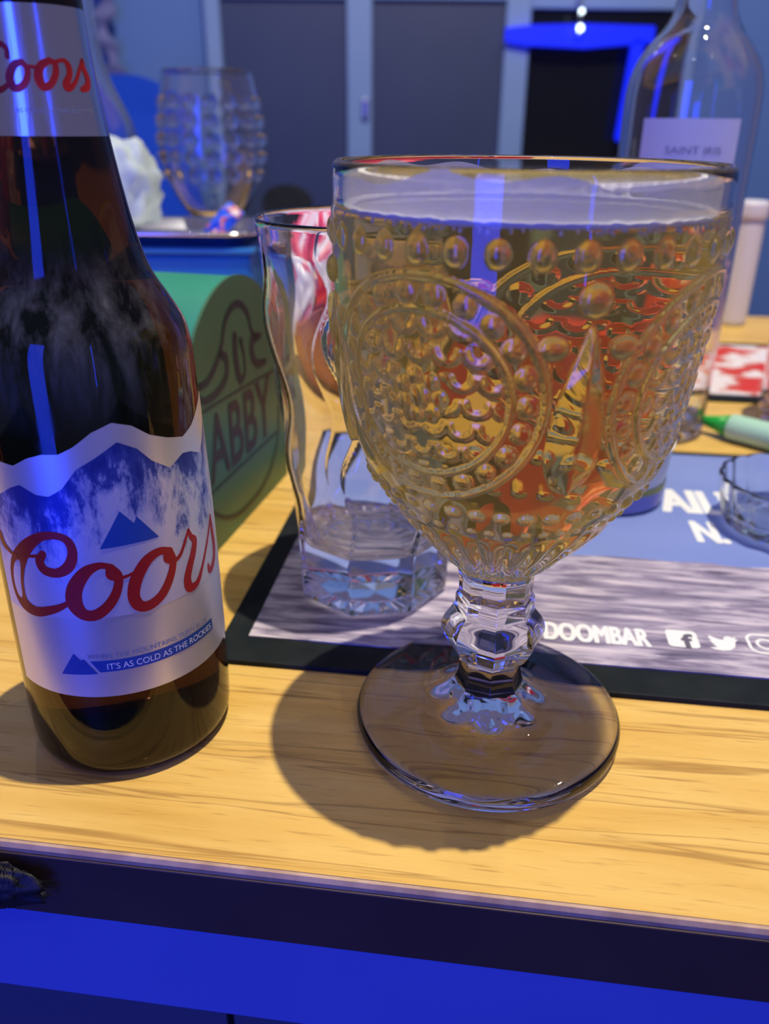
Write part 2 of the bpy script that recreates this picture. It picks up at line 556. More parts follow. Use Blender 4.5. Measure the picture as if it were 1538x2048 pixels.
NECK = [[(-100.44,187.89,1.2),(-100.66,189.38,1.11),(-108.36,190.33,1.27),(-122.81,189.64,1.72),(-156.19,187.12,3.86),(-155.95,183.84,3.86),(-127.41,181.68,2.09),(-112.92,181.47,1.33),(-102.18,182.54,0.93)],[(-86.0,186.87,1.21),(-94.22,186.22,1.6),(-100.7,183.96,1.94),(-97.77,181.97,1.72),(-90.46,181.91,1.49),(-83.65,183.35,1.37),(-81.12,185.48,1.19),(-85.68,186.8,1.12)],[(-81.36,186.11,0.68),(-72.54,185.8,0.84)],[(-58.64,187.3,1.27),(-67.74,186.18,1.68),(-71.7,184.04,1.85),(-68.19,182.09,1.68),(-60.65,182.67,1.44),(-54.1,184.86,1.37),(-53.8,186.81,1.2),(-60.19,187.22,1.1)],[(-53.24,187.0,0.86),(-43.97,187.44,0.89),(-39.27,186.43,1.37),(-39.76,184.63,1.37),(-45.59,182.78,1.51),(-43.52,181.88,1.43),(-34.46,183.23,0.95),(-25.58,185.86,0.82),(-19.09,187.74,0.88)],[(-19.09,187.74,0.88),(-18.86,185.93,1.43),(-15.47,184.14,1.73),(-18.9,182.44,1.65),(-26.87,181.83,1.21)]]
NTXT = [(-56.24,177.33),(-17.48,177.48)]
EMB = [[(-41.7,78.3,3),(-32.9,78.6,3),(-23.7,83.2,3.2),(-16.4,89.9,3),(-11.3,98.7,3),(-2.3,103.6,3),(6.9,102.9,3),(14.6,97.1,3),(17.5,89.7,2.6),(22.8,83.9,2.2)],[(-18.0,86.1,3),(-12.9,83.3,4),(-13.8,75.5,4),(-24.3,71.2,3.5),(-37.6,71.2,3),(-42.5,74.4,2.5)],[(-2.0,90.2,5),(-2.3,82.9,5),(-1.0,74.3,5),(2.0,69.3,4),(7.1,72.2,2.5),(6.9,80.7,2.5),(4.2,87.4,3)],[(28.2,84.2,3),(18.6,84.1,5),(17.0,78.2,5),(22.0,72.2,4),(32.7,70.3,3)]]


# ------------------------------------------------------------------ bar runner (printed rubber mat)
MZ = 0.0028


def print_material():
    m = mat('runner_print', (0.4, 0.42, 0.75), 0.55, spec=0.3)
    nt, b, N, L = nodes(m)
    tc = N('ShaderNodeTexCoord')
    sep = N('ShaderNodeSeparateXYZ')
    L(tc.outputs['Object'], sep.inputs[0])
    wob = noise_tex(m, coords(m, (9, 30, 1)), 3.0, 4)
    mul = N('ShaderNodeMath'); mul.operation = 'MULTIPLY_ADD'
    L(wob, mul.inputs[0]); mul.inputs[1].default_value = 0.02
    L(sep.outputs['Y'], mul.inputs[2])
    gt = N('ShaderNodeMapRange')
    gt.inputs[1].default_value, gt.inputs[2].default_value = 0.3385, 0.3405
    L(mul.outputs[0], gt.inputs[0])
    waves = noise_tex(m, coords(m, (22, 170, 1)), 1.5, 5, 0.6, 0.6)
    wc = ramp(m, waves, [(0.30, (0.09, 0.08, 0.15)), (0.45, (0.25, 0.22, 0.34)), (0.56, (0.46, 0.42, 0.55)), (0.68, (0.66, 0.60, 0.70))])
    sky = noise_tex(m, coords(m, (6, 10, 1)), 2.0, 4)
    skc = ramp(m, sky, [(0.3, (0.175, 0.25, 0.62)), (0.7, (0.22, 0.295, 0.66))])
    to_color(m, mixc(m, gt.outputs[0], wc, skc))
    return m


runner = empty('bar_runner', (0, 0, 0), TA)
box('rubber_base', -0.0915, 0.80, 0.2325, 0.4735, 0.0, 0.0022, M_black, runner, 0.0006)
M_print = print_material()
prt = box('printed_panel', -0.0815, 0.79, 0.2475, 0.466, 0.0022, MZ, M_print, runner)
rm = lambda u0, v0: (lambda a, b: (u0 + a, v0 + b, MZ + 0.00012))
for body, u0, v0, hh, w in (('DOOMBAR', 0.0285, 0.2612, 0.0115, 0.0385), ('AIL\u2019', 0.0935, 0.384, 0.028, 0.033), ('N.', 0.1035, 0.352, 0.022, 0.0135)):
    link('lettering', text_mesh(body, hh, rm(u0, v0), heavy=hh * 0.045, width=w), M_white_print, runner)
M_icon_dark = mat('icon_dark', (0.12, 0.11, 0.17), 0.6)


def flat(name, outline, z, material, parent):
    me = bpy.data.meshes.new(name)
    me.from_pydata([(a, b, z) for a, b in outline], [], [tuple(range(len(outline)))])
    return link(name, me, material, parent)


def rrect(x0, x1, y0, y1, r, n=5):
    o = []
    for cx, cy, a0 in ((x1 - r, y1 - r, 0), (x0 + r, y1 - r, 90), (x0 + r, y0 + r, 180), (x1 - r, y0 + r, 270)):
        o += [(cx + r * math.cos(math.radians(a0 + 90 * k / n)), cy + r * math.sin(math.radians(a0 + 90 * k / n))) for k in range(n + 1)]
    return o


ZI = MZ + 0.00012
flat('icon', rrect(0.0738, 0.0852, 0.2625, 0.2739, 0.0018), ZI, M_white_print, runner)
link('icon_letter', text_mesh('f', 0.0088, lambda a, b: (0.0789 + a, 0.2625 + b, ZI + 0.0001), bold=0.03, width=0.0046), M_icon_dark, runner)
bird = [(0.0, 0.15), (0.12, 0.06), (0.35, 0.0), (0.6, 0.05), (0.8, 0.25), (0.88, 0.55), (1.0, 0.72), (0.9, 0.72), (0.96, 0.86), (0.84, 0.8), (0.72, 0.88), (0.58, 0.82), (0.52, 0.64), (0.34, 0.68), (0.1, 0.86), (0.06, 0.68), (0.14, 0.56), (0.06, 0.56), (0.12, 0.4), (0.2, 0.36), (0.12, 0.33), (0.24, 0.2)]
flat('icon', [(0.0886 + a * 0.0115, 0.2622 + b * 0.0115) for a, b in bird], ZI, M_white_print, runner)
for k in (0, 1):
    pts = rrect(0.1036, 0.1156, 0.2628, 0.2748, 0.0034) if k == 0 else [(0.1096 + 0.003 * math.cos(a), 0.2688 + 0.003 * math.sin(a)) for a in np.arange(20) * 2 * PI / 20]
    st = [(a, b, 0.0012) for a, b in pts + pts[:1]]
    link('icon', ribbons([st], lambda a, b: (a, b, ZI), 0.0008), M_white_print, runner)
tag(runner, 'long black bar runner printed with lilac sky, water and white lettering', 'bar mat')

# second runner, further back
M_print2 = mat('red_white_print', (0.8, 0.8, 0.85), 0.5)
nt, b, N, L = nodes(M_print2)
n2 = noise_tex(M_print2, coords(M_print2, (20, 26, 1)), 1.4, 3, 0.5, 0.4)
to_color(M_print2, ramp(M_print2, n2, [(0.40, (0.62, 0.03, 0.02)), (0.47, (0.55, 0.1, 0.08)), (0.52, (0.78, 0.74, 0.80)), (0.7, (0.72, 0.68, 0.82))]))
runner2 = empty('bar_runner', (0, 0, 0), TA)
box('rubber_base', 0.12, 0.85, 0.585, 0.765, 0.0, 0.0022, M_black, runner2, 0.0006)
box('printed_panel', 0.13, 0.84, 0.597, 0.752, 0.0022, MZ, M_print2, runner2)
tag(runner2, 'red and white printed bar runner beyond the clear wine bottle', 'bar mat')

# ------------------------------------------------------------------ beer bottle
BX, BY = -0.0807, 0.2135
BPROF = [(0, 2.2), (20, 1.6), (26, 0.4), (28.6, 1.2), (30.2, 4), (30.6, 9), (30.75, 18), (30.65, 32), (30.45, 55), (30.15, 75), (29.4, 100), (29.0, 114), (28.5, 122), (27.2, 128), (24.2, 133.6), (20.0, 141), (17.6, 149), (15.8, 158), (13.7, 172), (12.1, 185), (11.4, 198), (11.2, 212), (12.2, 215), (12.4, 219), (11.6, 222), (13.0, 224), (13.0, 226), (12.2, 229), (0, 229.4)]
_bs, _ = spline(BPROF, 0.5)
_k = _bs[:, 1] > 10
_bz, _br = _bs[_k][:, 1], _bs[_k][:, 0]


def brad(z):
    return float(np.interp(z, _bz, _br))


def bmap(off):
    """(angle in degrees, height in mm) on the bottle wall -> local xyz, off mm proud."""
    def f(a, z):
        r = brad(z) + off
        t = math.radians(a)
        return (r * math.cos(t) / 1000, r * math.sin(t) / 1000, z / 1000)
    return f


M_amber = mat('amber_glass', (0.036, 0.015, 0.008), 0.015, trans=1.0, ior=1.42)
nt, b, N, L = nodes(M_amber)
patchy = noise_tex(M_amber, coords(M_amber, (70, 70, 30)), 1.0, 6, 0.75)
mrr = N('ShaderNodeMapRange')
mrr.inputs[1].default_value, mrr.inputs[2].default_value = 0.45, 0.75
mrr.inputs[3].default_value, mrr.inputs[4].default_value = 0.01, 0.22
L(patchy, mrr.inputs[0]); L(mrr.outputs[0], b.inputs['Roughness'])
# streaky grey diffuse mixed in around the shoulder
grey_film = N('ShaderNodeBsdfDiffuse'); grey_film.inputs['Color'].default_value = (0.42, 0.44, 0.5, 1)
streak = noise_tex(M_amber, coords(M_amber, (160, 160, 34)), 1.0, 6, 0.7, 0.3)
tcb = N('ShaderNodeTexCoord'); spb = N('ShaderNodeSeparateXYZ'); L(tcb.outputs['Object'], spb.inputs[0])
bandr = ramp(M_amber, spb.outputs['Z'], [(0.106, (0, 0, 0)), (0.122, (1, 1, 1)), (0.138, (1, 1, 1)), (0.15, (0, 0, 0))])
mfr = N('ShaderNodeMapRange')
mfr.inputs[1].default_value, mfr.inputs[2].default_value = 0.42, 0.72
mfr.inputs[3].default_value, mfr.inputs[4].default_value = 0.0, 0.14
L(streak, mfr.inputs[0])
mfm = N('ShaderNodeMath'); mfm.operation = 'MULTIPLY'
L(mfr.outputs[0], mfm.inputs[0]); L(bandr, mfm.inputs[1])
mxs = N('ShaderNodeMixShader')
L(mfm.outputs[0], mxs.inputs[0]); L(b.outputs[0], mxs.inputs[1]); L(grey_film.outputs[0], mxs.inputs[2])
L(mxs.outputs[0], nt.nodes['Material Output'].inputs['Surface'])
M_cap = mat('bottle_cap', (0.6, 0.6, 0.65), 0.3, metal=1.0)
beer_b = empty('beer_bottle', (BX, BY, 0.0003))
lathe('glass_body', BPROF[:-6] + [(11.6, 221), (0, 221.4)], M_amber, beer_b, None, 128, 0.8)
lathe('cap', [(0, 222), (13, 222), (13.4, 223.5), (12.6, 227.5), (9, 228.6), (0, 229)], M_cap, beer_b, None, 63, 1.0, lambda r, z, p: (r + np.where((z < 226) & (r > 12), 0.4 * np.cos(21 * p), 0), z))

# labels
M_label = mat('silver_label', (0.76, 0.77, 0.80), 0.36, metal=0.72)
M_foil = mat('neck_foil', (0.70, 0.70, 0.76), 0.20, metal=1.0)
n_ = noise_tex(M_foil, coords(M_foil, (900, 900, 30)), 1.0, 2)
add_bump(M_foil, n_, 0.15, 0.0003)


def mtn_material():
    m = mat('mountain_print', (0.6, 0.65, 0.85), 0.38, metal=0.45)
    nt, b, N, L = nodes(m)
    at = N('ShaderNodeAttribute'); at.attribute_name = 'depth'
    vec = coords(m, (150, 150, 62))
    rock = noise_tex(m, vec, 1.0, 7, 0.74, 0.25)
    add = N('ShaderNodeMath'); add.operation = 'MULTIPLY_ADD'
    L(at.outputs['Fac'], add.inputs[0]); add.inputs[1].default_value = 0.011
    L(rock, add.inputs[2])
    cc = ramp(m, add.outputs[0], [(0.46, (0.025, 0.05, 0.30)), (0.56, (0.06, 0.10, 0.42)), (0.61, (0.30, 0.36, 0.68)), (0.70, (0.64, 0.67, 0.84)), (0.9, (0.68, 0.69, 0.78))])
    to_color(m, cc)
    return m


def wall_patch(name, a0, a1, lo, hi, off, material, parent, na=120, nz=40, attr=None):
    A = np.linspace(a0, a1, na)
    P = np.zeros((nz, na, 3))
    f = bmap(off)
    dep = np.zeros((nz, na))
    for j, a in enumerate(A):
        zl, zh = lo(a), hi(a)
        for i in range(nz):
            z = zl + (zh - zl) * i / (nz - 1)
            P[i, j] = f(a, z)
            dep[i, j] = zh - z
    me = grid_mesh(name, P, wrap=False)
    if attr:
        at = me.attributes.new('depth', 'FLOAT', 'POINT')
        at.data.foreach_set('value', dep.reshape(-1).astype(np.float32))
    return link(name, me, material, parent)


LT = [(-136, 95)] + [p for p in LTOP] + [(8, 108.5), (16, 106), (28, 101), (40, 104), (48, 100)]
MT = [(-136, 88)] + MTN[:-1] + [(-6, 93), (6, 99), (14, 102), (24, 97), (36, 94), (48, 96)]
fin = lambda T: (lambda a: float(np.interp(a, [p[0] for p in T], [p[1] for p in T])))
lab = wall_patch('label', -136, 46, lambda a: 30.6, fin(LT), 0.12, M_label, beer_b, 180)
wall_patch('mountain_print', -135.6, 45.6, lambda a: 56.0, fin(MT), 0.18, mtn_material(), lab, 180, 40, True)
foil = wall_patch('neck_label', -180, 180, lambda a: 172.2, lambda a: 198.0, 0.12, M_foil, beer_b, 96, 20)
M_red = mat('red_print', (0.42, 0.012, 0.014), 0.4, metal=0.1)
M_bluepr = mat('blue_print', (0.012, 0.07, 0.34), 0.4)
DEG = 180 / (PI * 30.3)


def arc(strokes, rad):
    """Angles to arc length so widths and lengths share the millimetre."""
    return [[(a * PI / 180 * rad, z, w) for a, z, w in s] for s in strokes]


link('script_lettering', ribbons(arc(COORS, 30.3), lambda a, z: bmap(0.26)(a * DEG, z), 0.35), M_red, lab)
link('script_lettering', ribbons(arc(NECK, 12.1), lambda a, z: bmap(0.22)(a * 180 / (PI * 12.1), z), 0.25), M_red, foil)


def wall_flat(name, outline, off, material, parent):
    """A printed outline laid on the bottle wall as narrow vertical slices."""
    bm = bmesh.new()
    vs = [bm.verts.new((a, z, 0)) for a, z in outline]
    bm.faces.new(vs)
    a_lo, a_hi = min(p[0] for p in outline), max(p[0] for p in outline)
    for k in range(1, 24):
        x = a_lo + (a_hi - a_lo) * k / 24
        bmesh.ops.bisect_plane(bm, geom=bm.verts[:] + bm.edges[:] + bm.faces[:], plane_co=(x, 0, 0), plane_no=(1, 0, 0))
    f = bmap(off)
    for v in bm.verts:
        v.co = f(v.co.x, v.co.y)
    me = bpy.data.meshes.new(name)
    bm.to_mesh(me)
    bm.free()
    return link(name, me, material, parent)


wall_flat('peak_emblem', LOGO, 0.25, M_bluepr, lab)
wall_flat('peak_emblem', LOGO2, 0.25, M_bluepr, lab)
wall_flat('banner', [(-88, 42.5), (-15.6, 42.5), (-15.6, 38.9), (-83.8, 38.9)], 0.22, M_bluepr, lab)
M_greypr = mat('grey_print', (0.22, 0.25, 0.42), 0.5)
cyl = lambda a0, z0: (lambda x, y: bmap(0.3)(a0 + x * DEG, z0 + y))
link('lettering', text_mesh('WHEN THE MOUNTAINS TURN BLUE', 1.5, cyl(-89, 43.3), width=36), M_greypr, lab)
link('lettering', text_mesh("IT'S AS COLD AS THE ROCKIES", 1.9, cyl(-80, 39.7), width=33), M_white_print, lab)
link('lettering', text_mesh('AS COLD AS THE ROCKIES', 0.8, lambda x, y: bmap(0.2)(-98 + x * 180 / (PI * 12.7), 177.0 + y), width=17.5), M_greypr, foil)
tag(beer_b, 'brown beer bottle with silver mountain label, large at far left', 'bottle')

# ------------------------------------------------------------------ beaded goblet and its beer
GX, GY = 0.0338, 0.2126
FACE = -99.03     # direction from the goblet towards the viewer, degrees
LEVEL = 157.3
G_OUT = [(0, 1.3), (15, 1.3), (30, 1.0), (36.5, 0.3), (39.4, 0.4), (41.5, 1.2), (42.1, 2.8), (42.0, 5.0), (40.9, 6.6), (38.5, 7.2), (34, 7.6), (26, 8.2), (19, 9.6), (14.2, 12.2), (11.0, 16), (9.6, 19.5), (9.4, 23.5), (9.9, 26.2), (12.6, 29.0), (15.2, 34.2), (15.5, 36.8), (14.4, 40.0), (12.0, 43.2), (11.6, 44.5), (11.6, 47.5), (10.9, 48.8), (10.9, 53.5), (11.7, 56.5), (13.7, 60), (18.6, 66), (25, 72.8), (36.4, 87.7), (41.9, 100), (44.1, 109.2), (45.6, 120.5), (46.9, 130.8), (47.5, 144.2), (47.6, 153.4), (47.7, 156.8), (47.3, 158.4), (47.3, 162), (47.3, 166), (46.9, 167.6), (46.1, 168.0), (45.4, 167.4), (45.1, 165.5), (45.0, 161), (44.9, LEVEL)]
G_IN = [(44.9, LEVEL), (44.8, 144), (44.2, 131), (42.9, 120.5), (41.3, 109.2), (38.8, 100), (33.4, 88.5), (22.5, 75.5), (13, 68), (6, 65), (0, 64.2)]
prof, gs = spline(G_OUT, 0.42)
NPH = 660
ph = np.arange(NPH) * 2 * PI / NPH
R0 = np.maximum(prof[:, 0], 0)[:, None]
Z0 = prof[:, 1][:, None]
i_rim = int(np.argmax(prof[:, 1]))
outside = (np.arange(len(prof)) < i_rim)[:, None]
tg = np.gradient(prof, axis=0)
tg /= np.linalg.norm(tg, axis=1, keepdims=True)
NR, NZ = tg[:, 1][:, None], -tg[:, 0][:, None]
S0 = gs[:, None]
# eight facets on the stem
fac = np.cos(PI / 8) / np.cos(((ph + math.radians(4)) % (PI / 4)) - PI / 8)
wst = np.interp(prof[:, 1], [10, 15, 19, 46, 56, 61], [0, 0.9, 1.0, 1.0, 0.8, 0])[:, None] * outside * (R0 < 24)
R = R0 * (1 + wst * (fac[None, :] * 1.03 - 1))
# star points where the stem meets the foot
star = np.abs(np.cos(4 * (ph + math.radians(4))))[None, :]
wsr = np.exp(-((R0 - 15.0) / 3.5) ** 2) * outside * (Z0 < 16) * (Z0 > 7)
D = wsr * 1.5 * (star ** 3)


def dang(a):
    return (a + PI) % (2 * PI) - PI


def s_at(z):
    k = (prof[:, 1] > 60) & outside[:, 0]
    return float(np.interp(z, prof[k, 1], gs[k]))


def bead(pc, sz, rx, ry, amp, rad=45.8):
    """Half-round moulded bead centred at angle pc (radians), profile length sz."""
    dx = dang(ph - pc) * rad / rx
    dy = (S0 - sz) / ry
    q = dx[None, :] ** 2 + dy ** 2
    return amp * np.sqrt(np.clip(1 - q, 0, 1)) * outside


N_TOP = 34
for k in range(N_TOP):
    D = np.maximum(D, bead(math.radians(FACE + 5 + 360 / N_TOP * k), s_at(152.3), 2.2, 2.8, 1.25))
for k in range(40):
    D = np.maximum(D, bead(math.radians(FACE + 9 * k), s_at(90.6), 1.9, 1.8, 1.1, 37))
for k in range(48):
    D = np.maximum(D, bead(math.radians(FACE + 7.5 * k + 3), s_at(84.5), 1.1, 1.2, 0.6, 32))
wfl = np.interp(prof[:, 1], [59, 63, 78, 82], [0, 1, 1, 0])[:, None] * outside
D = np.maximum(D, wfl * 0.9 * np.abs(np.cos(14 * ph))[None, :])
s_lo, s_hi = s_at(95.0), s_at(147.6)
sc_, sr = (s_lo + s_hi) / 2, (s_hi - s_lo) / 2
for q in range(4):
    pc = math.radians(FACE - 26 + 90 * q)
    hr = math.radians(36)
    rho = np.sqrt((dang(ph - pc) / hr)[None, :] ** 2 + ((S0 - sc_) / sr) ** 2)
    for rr, wd, am in ((0.985, 0.030, 0.75), (0.73, 0.026, 0.65)):
        D = np.maximum(D, am * np.sqrt(np.clip(1 - ((rho - rr) / wd) ** 2, 0, 1)) * outside)
    for rr, cnt, rx, am in ((0.86, 22, 2.2, 0.65), (0.0, 1, 2.6, 0.7), (0.17, 7, 1.8, 0.4)):
        for k in range(cnt):
            t = 2 * PI * (k + 0.5 * (cnt == 16)) / cnt
            D = np.maximum(D, bead(pc + rr * hr * math.cos(t), sc_ + rr * sr * math.sin(t), rx, rx * 1.12, am))
    # fish-scale rows filling the medallion
    xx = dang(ph - pc)[None, :] * 45.8
    yy = S0 - sc_
    for row in range(-3, 4):
        yc = row * 5.8
        xo = (xx + (3.4 if row % 2 else 0)) / 6.8
        xf = (xo - np.round(xo)) * 6.8
        dsc = np.sqrt(xf ** 2 + (yy - yc) ** 2)
        arcv = 0.38 * np.clip(1 - ((dsc - 2.8) / 1.0) ** 2, 0, 1) * (yy < yc + 0.4)
        D = np.maximum(D, arcv * (rho < 0.68) * (rho > 0.27) * outside)
    # lance between the medallions with beads at its head
    pl = math.radians(FACE + 19 + 90 * q)
    D = np.maximum(D, bead(pl, s_at(143.8), 3.1, 3.3, 1.8))
    D = np.maximum(D, bead(pl + math.radians(9.5), s_at(134), 3.0, 2.3, 1.1))
    D = np.maximum(D, bead(pl - math.radians(9.5), s_at(134), 3.0, 2.3, 1.1))
    a0, a1 = s_at(99.5), s_at(138.5)
    t = np.clip((S0 - a0) / (a1 - a0), 0, 1)
    wl = 6.6 * np.sin(PI * t ** 0.55) ** 0.85 + 1e-3
    x = np.abs(dang(ph - pl))[None, :] * 45 / wl
    D = np.maximum(D, 2.1 * np.clip(1 - x, 0, 1) * (t > 0) * (t < 1) * outside)
# faint ripples of pressed glass on the foot
D = D + outside * (R0 > 17) * (Z0 > 5) * (Z0 < 9.6) * 0.10 * np.sin(R0 * 0.55 + 2.2 * np.sin(3 * ph)[None, :]) * np.cos(5 * ph + R0 * 0.12)
Rg = R + NR * D
Zg = Z0 + NZ * D
P = np.stack([Rg * np.cos(ph), Rg * np.sin(ph), Zg * np.ones(NPH)], -1) / 1000
M_goblet = mat('goblet_glass', (0.98, 0.98, 1.0), 0.0, trans=1.0, ior=1.5)
goblet = link('beaded_goblet', grid_mesh('beaded_goblet', P), M_goblet)
goblet.location = (GX, GY, 0.0002)
tag(goblet, 'clear pressed glass goblet with beaded medallions, holding beer', 'goblet')

# beer: its wall is the glass-beer interface, its top meets air
bi, _ = spline(G_IN, 1.2)
top = [(44.9 * (1 - k / 14), LEVEL - 0.35 * min(1, k / 2)) for k in range(15)]
top[0] = (44.9, LEVEL)
pb = np.vstack([bi[::-1], np.array(top[1:])])
n_side = len(bi) - 1
php = np.arange(220) * 2 * PI / 220
P = np.stack([pb[:, :1] * np.cos(php), pb[:, :1] * np.sin(php), pb[:, 1:] * np.ones(220)], -1) / 1000
me = grid_mesh('beer', P)
iorv = np.full((len(pb) - 1, 220), 1.34)
iorv[:n_side] = 1.34 / 1.5
if len(me.polygons) == iorv.size:
    at = me.attributes.new('ior_ratio', 'FLOAT', 'FACE')
    at.data.foreach_set('value', iorv.reshape(-1).astype(np.float32))
else:
    at = me.attributes.new('ior_ratio', 'FLOAT', 'FACE')
    vals = []
    for pgn in me.polygons:
        vals.append(1.34 / 1.5 if pgn.normal.z < 0.5 else 1.34)
    at.data.foreach_set('value', np.array(vals, np.float32))
M_beer = mat('lager', (1, 1, 1), 0.0, trans=1.0, ior=1.34)
nt, b, N, L = nodes(M_beer)
at_ = N('ShaderNodeAttribute'); at_.attribute_name = 'ior_ratio'
gl = N('ShaderNodeBsdfGlass')
gl.inputs['Roughness'].default_value = 0.0
L(at_.outputs['Fac'], gl.inputs['IOR'])
va = N('ShaderNodeVolumeAbsorption')
va.inputs['Color'].default_value = (0.94, 0.83, 0.05, 1)
va.inputs['Density'].default_value = 19.0
out = nt.nodes['Material Output']
haze_d = N('ShaderNodeBsdfDiffuse'); haze_d.inputs['Color'].default_value = (1.0, 0.87, 0.26, 1)  # gold mix on the surface stands in for light scattered inside the beer
haze_t = N('ShaderNodeBsdfTranslucent'); haze_t.inputs['Color'].default_value = (1.0, 0.87, 0.26, 1)
haze = N('ShaderNodeMixShader'); haze.inputs[0].default_value = 0.6
L(haze_d.outputs[0], haze.inputs[1]); L(haze_t.outputs[0], haze.inputs[2])
scatter_mix = N('ShaderNodeMixShader'); scatter_mix.inputs[0].default_value = 0.19
L(gl.outputs[0], scatter_mix.inputs[1]); L(haze.outputs[0], scatter_mix.inputs[2])
L(scatter_mix.outputs[0], out.inputs['Surface'])
L(va.outputs[0], out.inputs['Volume'])
beer = link('lager', me, M_beer)
beer.location = goblet.location
tag(beer, 'golden lager filling the beaded goblet nearly to its rim', 'beer')

# foam: a bubbly ring where the beer meets the glass and lacing left on the wall above
M_foam = mat('foam', (0.86, 0.86, 0.9), 0.6)
M_lace = mat('foam_film', (0.93, 0.94, 0.95), 0.6)
nt, b, N, L = nodes(M_lace)
tr = N('ShaderNodeBsdfTransparent')
tl = N('ShaderNodeBsdfTranslucent'); tl.inputs['Color'].default_value = (0.93, 0.94, 0.95, 1)
half = N('ShaderNodeMixShader'); half.inputs[0].default_value = 0.5
L(b.outputs[0], half.inputs[1]); L(tl.outputs[0], half.inputs[2])
mx = N('ShaderNodeMixShader')
nz_ = noise_tex(M_lace, coords(M_lace, (60, 60, 200)), 1.0, 5, 0.7)
mr = N('ShaderNodeMapRange')
mr.inputs[1].default_value, mr.inputs[2].default_value = 0.35, 0.7
mr.inputs[3].default_value, mr.inputs[4].default_value = 0.78, 1.0
L(nz_, mr.inputs[0]); L(mr.outputs[0], mx.inputs[0])
L(tr.outputs[0], mx.inputs[1]); L(half.outputs[0], mx.inputs[2])
L(mx.outputs[0], nt.nodes['Material Output'].inputs['Surface'])
nb = 300
pq = np.arange(nb) * 2 * PI / nb
wob = 0.35 * np.sin(pq * 37) + 0.3 * np.sin(pq * 61 + 1) + 0.25 * rng.standard_normal(nb)
ring = np.array([(44.8, 0.8), (44.1, 1.1), (43.1, 0.7), (42.3, 0.0), (43.2, -0.3), (44.3, -0.5), (44.8, -0.4), (44.8, 0.8)])
Pr = np.stack([(ring[:, :1] - 0.4 * (ring[:, :1] < 44) * np.abs(wob)) * np.cos(pq), (ring[:, :1] - 0.4 * (ring[:, :1] < 44) * np.abs(wob)) * np.sin(pq), LEVEL + ring[:, 1:] * (1 + 0.4 * wob)], -1) / 1000
link('foam_ring', grid_mesh('foam_ring', Pr), M_foam, beer)
Pf = []
for zz in np.linspace(LEVEL + 0.6, LEVEL + 7.6, 8):
    t = (zz - LEVEL) / 8
    amp = 1.3 * np.sin(pq * 3 + 1) + 0.8 * np.sin(pq * 11) if zz > LEVEL + 7 else 0 * pq
    amp = amp + 0
    Pf.append(np.stack([44.6 * np.cos(pq), 44.6 * np.sin(pq), zz + amp], -1) / 1000)
link('foam_lacing', grid_mesh('foam_lacing', np.array(Pf)), M_lace, beer)
bm = bmesh.new()
for k in range(420):
    a = random.uniform(0, 2 * PI)
    r = 44.2 - abs(random.gauss(0, 1.0))
    s = random.uniform(0.25, 0.6)
    bmesh.ops.create_icosphere(bm, subdivisions=1, radius=s / 1000, matrix=Matrix.Translation((r * math.cos(a) / 1000, r * math.sin(a) / 1000, (LEVEL + random.uniform(-1.3, 0.6)) / 1000)))
me = bpy.data.meshes.new('foam_bubbles')
bm.to_mesh(me); bm.free()
smooth(me)
fb = link('foam_bubbles', me, M_foam, beer)
fb['kind'] = 'stuff'

# ------------------------------------------------------------------ tall faceted tumbler on the runner
HX, HY = -0.0050, 0.2970


def hb_fn(r, z, p):
    inner = (np.arange(r.shape[0]) > int(np.argmax(z[:, 0])))[:, None]
    tw = 0.10 * np.sin(z / 24.0 * PI) + 0.05 * np.sin(z / 17.0 + 1.0)
    tw = tw * np.clip((z - 24) / 25, 0, 1) * np.clip((142 - z) / 25, 0.25, 1)
    f = np.cos(PI / 8) / np.cos(((p + tw + 0.25) % (PI / 4)) - PI / 8)
    w = np.clip((r - 4) / 12, 0, 1) * np.clip((146 - z) / 12, 0.15, 1) * np.where(inner, 0.75, 1.0)
    wob = 0.45 * np.sin(z / 9.0 + 2 * p) * np.clip((z - 26) / 20, 0, 1) * np.clip((140 - z) / 20, 0, 1)
    rr = 1.015 * (r + wob * (r > 20)) * (1 + w * (f * 1.035 - 1))
    zz = z + np.where((z < 1.5) & (r < 25), 0.9 * np.abs(np.cos(10 * p)) * np.clip(r / 25, 0, 1), 0)
    return rr, zz


hb = lathe('tall_tumbler', [(0, 2.2), (12, 1.6), (24, 0.8), (27.8, 0.3), (29.4, 1.2), (29.9, 3.5), (30.2, 12), (30.6, 22), (32.2, 45), (34.6, 72), (37.0, 98), (39.6, 125), (40.6, 143), (40.3, 144.3), (39.4, 144.3), (39.0, 143), (37.9, 125), (35.3, 98), (32.8, 72), (30.3, 45), (27.8, 30), (25.0, 24.5), (18, 22.6), (0, 22.2)], M_glass, None, (HX, HY, MZ + 0.0004), 256, 0.9, hb_fn)
tag(hb, 'empty tall clear tumbler with rippled facets on the bar runner', 'glass')

